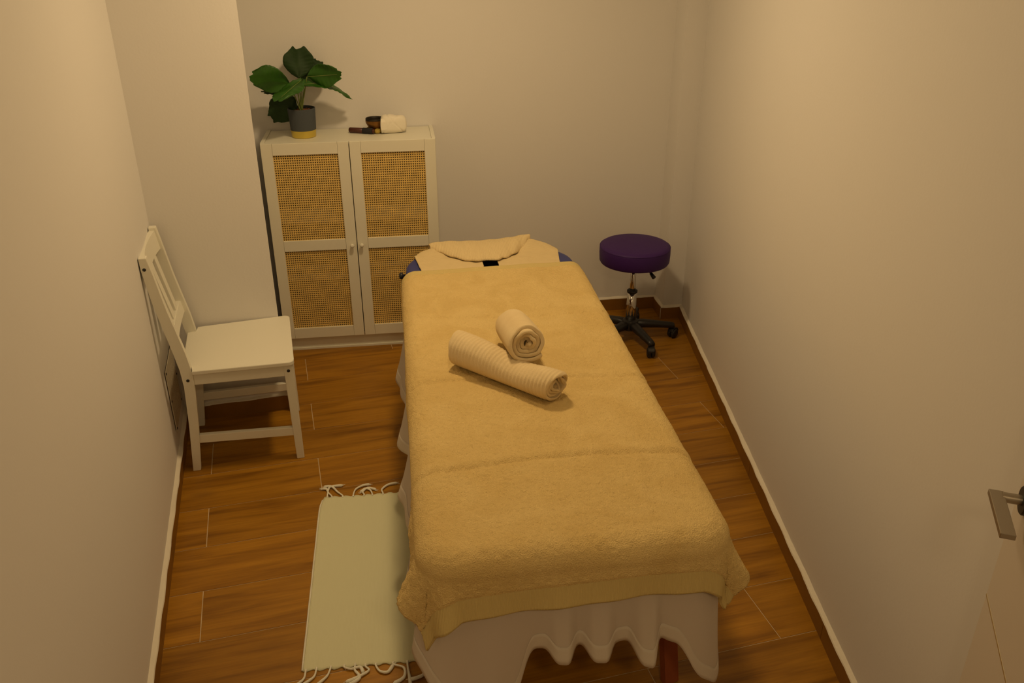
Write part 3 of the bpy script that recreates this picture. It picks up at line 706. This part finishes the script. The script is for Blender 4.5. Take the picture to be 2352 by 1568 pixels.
# ------------------------------------------------------------------ white sheet hanging round the table
def sheet():
    YF = -1.03          # far end of the sheet
    t = thing('table_sheet', 'thin white sheet hanging in folds from the massage table under the tan towel', 'sheet', (TO.x, TO.y, 0))
    # path: from far left, down the left side, round the near end, up the right side
    rn = .09; path = []
    def add(p, n): path.append((p, n))
    x0, x1, y0 = TX0-.006, TX1+.006, TY0-.006
    for y in np.linspace(YF, y0+rn, 200): add((x0, y), (-1, 0))
    for a in np.linspace(180, 270, 26)[1:]: add((x0+rn+rn*math.cos(math.radians(a)), y0+rn+rn*math.sin(math.radians(a))), (math.cos(math.radians(a)), math.sin(math.radians(a))))
    for x in np.linspace(x0+rn, x1-rn, 200)[1:]: add((x, y0), (0, -1))
    for a in np.linspace(270, 360, 26)[1:]: add((x1-rn+rn*math.cos(math.radians(a)), y0+rn+rn*math.sin(math.radians(a))), (math.cos(math.radians(a)), math.sin(math.radians(a))))
    for y in np.linspace(y0+rn, YF, 200)[1:]: add((x1, y), (1, 0))
    hx = [0, .03, .08, .14, .20, .255, .285, .305, .340, .355, .375, .395, .432, .455, .49, .515, .550, .562, .60, .68, .73]
    hz = [.33, .25, .16, .17, .235, .383, .388, .362, .362, .383, .385, .356, .356, .380, .382, .338, .335, .385, .372, .27, .12]
    fz = [.03, .060, .030, .050, .018, .0, .008, .040, .045, .004, .002, .040, .045, .004, .002, .050, .060, .004, .015, .040, .045]
    def ip(x, ys):
        gx = np.linspace(-.1, .83, 373); ii = np.clip(np.searchsorted(hx, gx)-1, 0, len(hx)-2); hxa, ysa = np.array(hx), np.array(ys)
        tt = np.clip((gx-hxa[ii])/(hxa[ii+1]-hxa[ii]), 0, 1); tt = (1-np.cos(PI*tt))/2; g = ysa[ii]*(1-tt)+ysa[ii+1]*tt; k = np.hanning(17); k /= k.sum()
        return float(np.interp(x, gx, np.convolve(np.pad(g, 19, 'edge'), k, 'same')[19:-19]))
    nd = 30; nu = len(path); P = np.zeros((nu, nd+6, 3)); HM = np.zeros((nu, 5, 3)); zt = TZ+.004
    for i, ((x, y), (nx, ny)) in enumerate(path):
        if ny < -.02 or (abs(nx) < 1):
            hem = ip(x, hz); fo = ip(x, fz)
            corner = abs(nx)
            if nx < 0: side_h = .335; side_f = .035
            else: side_h = .20; side_f = .03
            hem = hem*(1-corner)+side_h*corner; fo = fo*(1-corner)+side_f*corner
        elif nx < 0:
            s = y; hem = .275+.03*math.sin(s*6.1+1)+.012*math.sin(s*23); fo = .036+.020*math.sin(s*2*PI/.42+.6)+.008*math.sin(s*2*PI/.17)
            b = max(0, 1-(s-y0-rn)/.25); hem = hem*(1-b)+.335*b; fo = fo*(1-b)+.03*b
        else:
            s = y; hem = .26+.03*math.sin(s*5); fo = .02+.018*math.sin(s*2*PI/.37)+.006*math.sin(s*2*PI/.15)
            b = max(0, 1-(s-y0-rn)/.25); hem = hem*(1-b)+.20*b; fo = fo*(1-b)+.03*b
        prof = [(-.055, 0), (-.03, 0), (-.012, .001), (-.004, .004), (0, .010), (.002, .02)]
        for j in range(nd+6):
            if j < 6: o, d = prof[j]
            else:
                q = (j-5)/nd; d = .02+(zt-hem-.02)*q; o = .002+fo*max(0, (q-.12)/.88)**1.6
            P[i, j] = (x+nx*o-TO.x, y+ny*o-TO.y, zt-d)
        # hem strip of double cloth
        nn = Vector((nx, ny, 0))
        for j in range(5):
            q = 1-.045/max(.1, zt-hem-.02)*(1-j/4); d = .02+(zt-hem-.02)*q; o = .002+fo*max(0, (q-.12)/.88)**1.6+.0007
            HM[i, j] = (x+nx*o-TO.x, y+ny*o-TO.y, zt-d-(.001 if j == 4 else 0))
    link('cloth', grid_mesh('cloth', P), 'sheet', t, True)
    h = link('hem', grid_mesh('hem', HM), 'hem', t, True); h['label'] = 'double stitched hem strip'
    md = h.modifiers.new('t', 'SOLIDIFY'); md.thickness = .0004
sheet()

# ------------------------------------------------------------------ big tan towel
def drape(a, b, top, ex=.016, flare=.22, re=.055, rcn=.095):
    """flat cloth point (a,b) -> 3D over the near part of the table"""
    x0, x1, y0 = TX0-ex, TX1+ex, TY0-ex
    qx = np.clip(a, x0+rcn, x1-rcn); qy = np.maximum(b, y0+rcn)
    vx, vy = a-qx, b-qy; d = np.hypot(vx, vy); d_ = np.maximum(d, 1e-9); nx, ny = vx/d_, vy/d_
    st = rcn-re; over = np.maximum(d-st, 0); L = re*PI/2
    ang = np.minimum(over/re, PI/2); hang = np.maximum(over-L, 0)
    h = np.where(over > 0, st+re*np.sin(ang)+flare*hang, d); drop = re*(1-np.cos(ang))+hang*math.sqrt(1-flare**2)
    return qx+nx*h, qy+ny*h, top-drop, nx, ny, hang
def big_towel():
    t = thing('bath_towel', 'large tan terry towel spread over the whole massage table', 'towel', (TO.x, TO.y, 0))
    nu, nv = 250, 520
    v = np.linspace(0, 1, nv)[None, :]; u = np.linspace(0, 1, nu)[:, None]
    yfar, ynear = -.985, TY0-.012-.124
    B = yfar+(ynear-yfar)*v+0*u
    near = np.clip((-B-2.38)/.45, 0, 1); near = near*near*(3-2*near)
    ovl = .050+.012*np.sin(B*9)+.085*near; ovr = .055+.010*np.sin(B*7+1)+.075*near
    A = (TX0-ovl)+(TX1+ovr-TX0+ovl)*u
    B = B-.020*(u-.5)*0+.028*(u-.5)*(1-v)*1.0-.034*(1-u)**3*v**8+.016*u*v**8-.022*u**5*v**8
    top = TZ+.0185
    X, Y, Z, NX, NY, HG = drape(A, B, top)
    # gentle folds where the cloth hangs
    cornerL = np.exp(-((A-TX0)/.10)**2)*np.exp(-((B-TY0)/.11)**2)
    wave = .005*np.sin(A*19+1)+.003*np.sin(A*43+1)
    hw = np.clip(HG/.10, 0, 1.5)
    front = (np.abs(NY) > .7)
    out = hw*(np.where(front, wave, .006*np.sin(B*24)+.004*np.sin(B*51)))
    ang = np.arctan2(-NY, NX)                       # fold round the near corners
    fold = .035*np.exp(-((ang-math.radians(168))/.30)**2)-.000*np.exp(-((ang-math.radians(130))/.22)**2)+.012*np.exp(-((ang-math.radians(105))/.2)**2)
    foldr = .028*np.exp(-((ang-math.radians(20))/.30)**2)-.006*np.exp(-((ang-math.radians(52))/.22)**2)
    out = out+hw*(fold+foldr)
    X = X+NX*out; Y = Y+NY*out
    # relaxed surface: creases from folding, pulls and soft lumps
    Z = Z+.0010*smooth_noise((nu, nv), 61)*(HG < .001)
    for yc, am in ((-1.47, .0035), (-1.96, .0045), (-2.42, .0050)):
        yy = B-yc-.02*np.sin(A*6+yc*3)
        Z = Z+(am*np.exp(-(yy/.020)**2)-am*.8*np.exp(-((yy+.022)/.010)**2))*(HG < .001)
    for k in range(7):
        xc = .06+.10*k; yc = -2.55+.06*math.sin(k*2.1); sl = .18*math.sin(k*1.7)
        xx = A-xc-sl*(B-yc); Z = Z+.0028*np.exp(-(xx/.012)**2)*np.exp(-((B-yc)/.16)**2)*(HG < .02)
    # pile
    pile = smooth_noise((nu, nv), 2)*.0006+smooth_noise((nu, nv), 4)*.0005
    dv = np.abs((ynear-yfar)*(1-v))+0*u; df = np.abs((ynear-yfar)*v)+0*u
    border = (dv < .058) | (df < .050)
    pile = np.where(border, 0, pile); pile = pile-np.where(border, .0022, 0)
    hz = np.clip(HG/.02, 0, 1)
    Z = Z+pile*(1-hz); X = X+NX*pile*hz; Y = Y+NY*pile*hz
    P = np.stack([X-TO.x, Y-TO.y, Z], -1)
    me = grid_mesh('pile_field', P); me.materials.append(M['terry']); me.materials.append(M['terryb'])
    mi = border[:-1, :-1].astype(np.int32).ravel(); me.polygons.foreach_set('material_index', mi)
    o = link('cloth', me, None, t, True)
    md = o.modifiers.new('t', 'SOLIDIFY'); md.thickness = .006; md.offset = -1
    # rolled selvedge cord along the near hem
    obj('selvedge', tube(bmesh.new(), [Vector(P[i, nv-1]) for i in range(0, nu, 3)], .0035, 6), 'terryb', t, True)
big_towel()

# ------------------------------------------------------------------ ribbed towel on the head end, turned back like a collar
def head_towel():
    t = thing('head_towel', 'ribbed beige towel laid over the head end with its edge folded back', 'towel', (.365, -.84, 0))
    O = np.array([.365, -.84, 0])
    nu, nv = 220, 150
    u = np.linspace(0, 1, nu)[:, None]; v = np.linspace(0, 1, nv)[None, :]
    Y = -1.10+(.455)*v+0*u
    xl_ = np.interp(Y, [-1.1, -.97, -.76, -.65], [.080, .068, .040, .075]); xr_ = np.interp(Y, [-1.1, -.95, -.80, -.65], [.650, .655, .672, .640])
    X = xl_+(xr_-xl_)*u
    Z = np.full_like(X, TZ+.006)
    # rounded table end
    cx0, cx1, cy = TX0+.19, TX1-.19, TY1-.19
    qx = np.clip(X, cx0, cx1); qy = np.minimum(Y, cy); d = np.hypot(X-qx, Y-qy); over = np.maximum(d-.165, 0)
    sx = (X-qx)/np.maximum(d, 1e-9); sy = (Y-qy)/np.maximum(d, 1e-9)
    re = .03; ang = np.minimum(over/re, PI/2); hang = np.maximum(over-re*PI/2, 0)
    nd = np.where(over > 0, .165+re*np.sin(ang), d)
    X = qx+sx*nd; Y2 = qy+sy*nd; Z = Z-re*(1-np.cos(ang))-hang
    rise = .030*np.exp(-((X-.55)/.10)**2)*np.exp(-((Y-(-.70))/.09)**2)+.014*np.exp(-((X-.14)/.08)**2)*np.exp(-((Y+.73)/.07)**2)
    Z = Z+rise+.0012*smooth_noise((nu, nv), 21)
    Z = Z+.0012*np.sin(X*230+Y*40)*(X < .26)*0
    P = np.stack([X, Y2, Z], -1)-O
    Xc = (X[:-1, :-1]+X[1:, 1:])/2; Yc = (Y[:-1, :-1]+Y[1:, 1:])/2
    keep = ~((Xc > .328) & (Xc < .395) & (Yc < -.84) & (Yc > -1.02))
    keep &= ~((Xc > .250) & (Xc < .268) & (Yc > -.842) & (Yc < -.826))
    o = link('cloth', grid_mesh('cloth', P, keep), 'ribx', t, True)
    md = o.modifiers.new('t', 'SOLIDIFY'); md.thickness = .005; md.offset = 1
    # turned-back collar
    xs = np.array([.112, .150, .200, .250, .300, .345, .395, .440, .480, .520, .548, .562])
    yb = np.array([-.712, -.700, -.695, -.695, -.695, -.695, -.695, -.695, -.697, -.700, -.702, -.705])
    zb = np.array([.684, .689, .687, .685, .684, .684, .686, .689, .694, .701, .706, .704])
    xf = np.array([.118, .145, .185, .232, .275, .322, .398, .430, .462, .500, .533, .556])
    yf = np.array([-.725, -.762, -.808, -.868, -.895, -.905, -.898, -.880, -.850, -.800, -.752, -.712])
    n = 90; k = np.linspace(0, 1, n); kk = np.linspace(0, 1, len(xs)); m_ = 26
    Q = np.zeros((n, m_, 3))
    for j in range(m_):
        q = j/(m_-1)
        x = np.interp(k, kk, xs)*(1-q)+np.interp(k, kk, xf)*q
        y = np.interp(k, kk, yb)*(1-q)+np.interp(k, kk, yf)*q
        z = np.interp(k, kk, zb)*(1-q)+(TZ+.0215)*q
        span = np.abs(np.interp(k, kk, yb)-np.interp(k, kk, yf))
        z = z+.012*math.sin(PI*q**.8)*np.clip(span/.15, 0, 1)-.007*max(0, (q-.85)/.15)**2+.0012*np.sin(k*40+q*3)
        y = y+(.004*np.sin(k*55)*q)
        Q[:, j] = np.stack([x, y, z], -1)-O
    # roll over the far edge
    back = np.zeros((n, 6, 3))
    for j in range(6):
        a = (j+1)/6*PI*.9; back[:, 5-j] = Q[:, 0]+np.array([0, .012*math.sin(a), -.012*(1-math.cos(a))])
    Q = np.concatenate([back, Q], 1)
    o = link('folded_collar', grid_mesh('folded_collar', Q), 'ribflap', t, True)
    md = o.modifiers.new('t', 'SOLIDIFY'); md.thickness = .006; md.offset = -1
head_towel()

# ------------------------------------------------------------------ rolled towels
def rolled(name, label, c, d, length, R, turns, ribs, dent=None, tilt=0., seed=1, start=0., thick=None, squash=.94, m='ribt', taper=0., flip=1):
    """spiral of thick cloth; c = centre, d = axis direction"""
    rd = random.Random(seed); t = thing(name, label, 'towel', c)
    ax = Vector(d).normalized(); sd = ax.cross(Vector((0, 0, 1))).normalized(); up = sd.cross(ax).normalized()
    n = int(turns*44); nl = 150; pitch = R/(turns+.75); th = thick or pitch*.93
    ph = [rd.uniform(0, 6) for _ in range(6)]
    b_ = lambda a: a % (2*PI)
    def rad(a):
        tt = a/(2*PI)
        r = pitch*(tt+.30); wob = 1+(.10*math.sin(3*b_(a)+ph[0])+.07*math.sin(5*b_(a)+ph[1])+.035*math.sin(9*b_(a)+ph[5]))*max(0, 1-tt/turns*.9)
        return r*wob
    S = []
    for i in range(n+1):
        a = turns*2*PI*i/n; r = rad(a); b = flip*a+start
        S.append((r*math.cos(b), r*math.sin(b)*squash, math.cos(b), math.sin(b)))
    # closed cross-section loop: outer side then inner side, kept as centre line + offset
    loop = [(x, y, cx*th/2, cy*th/2) for x, y, cx, cy in S]
    e = S[-1]; tx, ty = -e[3]*flip, e[2]*flip
    loop += [(e[0]+tx*th*.45, e[1]+ty*th*.45, e[2]*th*.2, e[3]*th*.2), (e[0]+tx*th*.45, e[1]+ty*th*.45, -e[2]*th*.2, -e[3]*th*.2)]
    loop += [(x, y, -cx*th/2, -cy*th/2) for x, y, cx, cy in S[::-1]]
    nn = len(loop); P = np.zeros((nn, nl, 3)); half = nn//2
    for k, (bx_, by_, ox, oy) in enumerate(loop):
        kk = k if k < half else nn-1-k; tt = kk/half
        for j in range(nl):
            s = -1+2*j/(nl-1); s = math.copysign(1-(1-abs(s))**1.35, s)
            tf = math.sqrt(max(0, 1-.9*max(0, (abs(s)-.965)/.035)**2)); x, y = bx_+ox*tf, by_+oy*tf
            endw = .010*math.sin(tt*turns*2*PI*.8+ph[2])+.006*math.sin(tt*turns*2*PI*1.7+ph[3])-.014*(1-tt)
            z = s*(length/2+endw*abs(s)**6)
            rnd = (1-.05*abs(s)**14)*(1-taper*s)
            rb = 0
            if ribs and tt > .55: rb = .0015*math.sin(2*PI*z/ribs)
            rr = math.hypot(x, y); f = (rr*rnd+rb)/max(rr, 1e-6)
            xx, yy = x*f, y*f
            if dent:
                g = math.exp(-((z-dent[0])/dent[1])**2); yy -= dent[2]*g*max(0, (yy/R+.6)/1.6)
            p = sd*xx+up*yy+ax*z
            P[k, j] = p
    me = grid_mesh('coil', P, closed_u=True)
    # thick rounded towel ends
    bm = bmesh.new(); bm.from_mesh(me); bm.verts.ensure_lookup_table()
    for j in (0, nl-1):
        ids = [k*nl+j for k in range(nn)]
        for k in range(half-1):
            q = [bm.verts[ids[k]], bm.verts[ids[k+1]], bm.verts[ids[nn-2-k]], bm.verts[ids[nn-1-k]]]
            try: bm.faces.new(q)
            except ValueError: pass
    bmesh.ops.recalc_face_normals(bm, faces=bm.faces); bm.to_mesh(me); bm.free()
    o = link('coil', me, m, t, True); smooth_by_angle(o, 55)
    return t
TT = TZ+.0195
pA, pB = Vector((.160, -1.842, TT+.0615)), Vector((.422, -2.122, TT+.0565))
rolled('rolled_towel', 'rolled ribbed beige towel lying flat on the tan towel', (pA+pB)/2, pB-pA, (pB-pA).length+.02, .0600, 4.4, .0135, dent=(.055, .095, .024), seed=4, start=math.radians(200+.4*360), taper=.06, flip=-1)
pA, pB = Vector((.352, -1.715, TT+.070)), Vector((.358, -1.990, TT+.133))
rolled('rolled_towel', 'rolled beige towel resting crosswise on top of the other roll', (pA+pB)/2, pB-pA, (pB-pA).length, .0680, 4.2, 0, seed=9, start=math.radians(228+.2*360), flip=-1)

# ------------------------------------------------------------------ stool
def stool():
    t = thing('rolling_stool', 'round purple padded stool on black wheeled base in the far corner', 'stool', (1.145, -.380, 0))
    z1 = .527
    prof = [(.001, z1-.098), (.160, z1-.098), (.170, z1-.094), (.1745, z1-.086), (.1765, z1-.050), (.1760, z1-.022), (.1745, z1-.0155), (.172, z1-.0125), (.166, z1-.007), (.150, z1-.003), (.08, z1+.001), (.001, z1+.002)]
    s = obj('seat', lathe(bmesh.new(), prof, 72, cap=False), 'purple', t, True)
    bm = bmesh.new(); tube(bm, [(.1748*math.cos(2*PI*k/72), .1748*math.sin(2*PI*k/72), z1-.0145) for k in range(73)], .0013, 6); obj('piping', bm, 'purple', s, True)
    obj('seat_plate', lathe(bmesh.new(), [(.07, z1-.112), (.075, z1-.108), (.075, z1-.097)], 32), 'black', t)
    lv = bmesh.new(); tube(lv, [(.02, -.02, z1-.112), (.055, -.10, z1-.118), (.062, -.115, z1-.128)], [.004, .005, .007], 8); tube(lv, [(.058, -.108, z1-.123), (.068, -.132, z1-.137)], [.008, .0105], 10); obj('height_lever', lv, 'black', t, True)
    obj('gas_piston', lathe(bmesh.new(), [(.0145, .20), (.0145, z1-.10)], 28), 'chrome', t, True)
    obj('collar', lathe(bmesh.new(), [(.022, .262), (.0265, .264), (.0270, .274), (.022, .278), (.015, .278)], 32), 'black', t, True)
    c = obj('column', lathe(bmesh.new(), [(.0275, .105), (.0255, .18), (.0235, .262)], 32), 'chrome', t, True)
    hub = obj('hub', lathe(bmesh.new(), [(.030, .055), (.044, .062), (.046, .085), (.040, .108), (.029, .114)], 32), 'black', t, True); smooth_by_angle(hub, 35)
    for k in range(5):
        a = math.radians(-4.5-72*k); d = Vector((math.cos(a), math.sin(a), 0)); n = Vector((-d.y, d.x, 0))
        bm = bmesh.new(); sec = []
        for rr_, zz, hw, hh in ((.02, .086, .024, .022), (.07, .087, .023, .021), (.15, .080, .020, .017), (.215, .073, .0175, .015), (.232, .068, .0165, .015)):
            p = d*rr_+Vector((0, 0, zz)); ring = []
            for q in range(12):
                b = 2*PI*q/12; cx, sx = math.cos(b), math.sin(b); e = (abs(cx)**3+abs(sx)**3)**(-1/3)
                ring.append(bm.verts.new(p+n*hw*cx*e+Vector((0, 0, hh*sx*e))))
            sec.append(ring)
        for x, y in zip(sec, sec[1:]):
            for q in range(12): bm.faces.new((x[q], x[(q+1) % 12], y[(q+1) % 12], y[q]))
        bm.faces.new(sec[0][::-1]); bm.faces.new(sec[-1])
        lg = obj('base_arm', bm, 'black', t, True)
        # twin-wheel castor at the tip
        cst = thing('castor', '', ''); del cst['label'], cst['category']; cst.parent = t; cst.location = d*.226; cst.rotation_euler = (0, 0, a+math.radians([40, -25, 110, 70, 15][k]))
        for sgn in (-1, 1):
            wb = bmesh.new(); lathe(wb, [(.006, .002), (.022, .002), (.0255, .005), (.0265, .010), (.0245, .017), (.017, .021), (.002, .022)], 28)
            o = obj('wheel', wb, 'black', cst, True); o.rotation_euler = (PI/2*sgn, 0, 0); o.location = (0.004, 0, .0268)
        hb = bmesh.new(); side = [(-.020, .030), (-.026, .042), (-.018, .056), (0, .0605), (.018, .056), (.027, .044), (.028, .034), (.022, .044), (.01, .052), (-.01, .050), (-.014, .038)]
        side_prism(hb, [(x*.95+.004, z) for x, z in side], -.016, .016, .001); obj('hood', hb, 'black', cst)
        obj('stem', lathe(bmesh.new(), [(.0055, .05), (.0055, .072)], 12), 'steel', cst, True)
stool()

# ------------------------------------------------------------------ open door at the right
def door():
    dv = Vector((.445, .896, 0)).normalized(); ang = math.atan2(dv.y, dv.x); F = Vector((1.0715, -3.180, 0)); Lh = .90
    hinge = F-dv*Lh
    t = struct(thing('door_1', 'white door opened against the right wall with a steel lever handle', 'door', hinge, ang))
    # local x runs hinge -> free edge, +y is the visible (room) face side
    th = .040
    obj('leaf', box(bmesh.new(), 0, Lh, -th, 0, .008, 2.03, .0015), 'door', t)
    zg = .803
    obj('inlay_strip', box(bmesh.new(), .0, Lh-.001, -.0005, .0006, zg-.0022, zg+.0022), 'inlay', t)
    obj('inlay_strip', box(bmesh.new(), .0, Lh-.001, -.0005, .0006, zg-.4022, zg-.3978), 'inlay', t)
    hz = 1.062; hx = Lh-.058
    rose = obj('rose', lathe(bmesh.new(), [(.026, 0), (.026, .007), (.024, .009), (.010, .0095)], 36), 'black', t, True); rose.location = (hx, 0, hz); rose.rotation_euler = (-PI/2, 0, 0); smooth_by_angle(rose, 30)
    h = obj('lever_handle', box(bmesh.new(), -.118, .012, .036, .060, -.0052, .0052, .0012), 'steel', t); h.location = (hx, 0, hz)
    nk = obj('neck', lathe(bmesh.new(), [(.0092, .008), (.0092, .040)], 24), 'steel', h, True); nk.rotation_euler = (-PI/2, 0, 0); smooth_by_angle(nk, 40)
    for z in (.25, 1.80):
        hb = obj('hinge', lathe(bmesh.new(), [(.007, -.045), (.007, .045)], 16), 'steel', t, True); hb.location = (-.006, .004, z)
    # jamb the door hangs on
    struct(obj('trim_1', box(bmesh.new(), hinge.x-.012, .765, YN-.10, YN+.03, 0, 2.1, .002), 'door'))
door()
# ------------------------------------------------------------------ tidy
bpy.context.view_layer.update()
print('tiles', ntile, 'objects', len(bpy.data.objects))
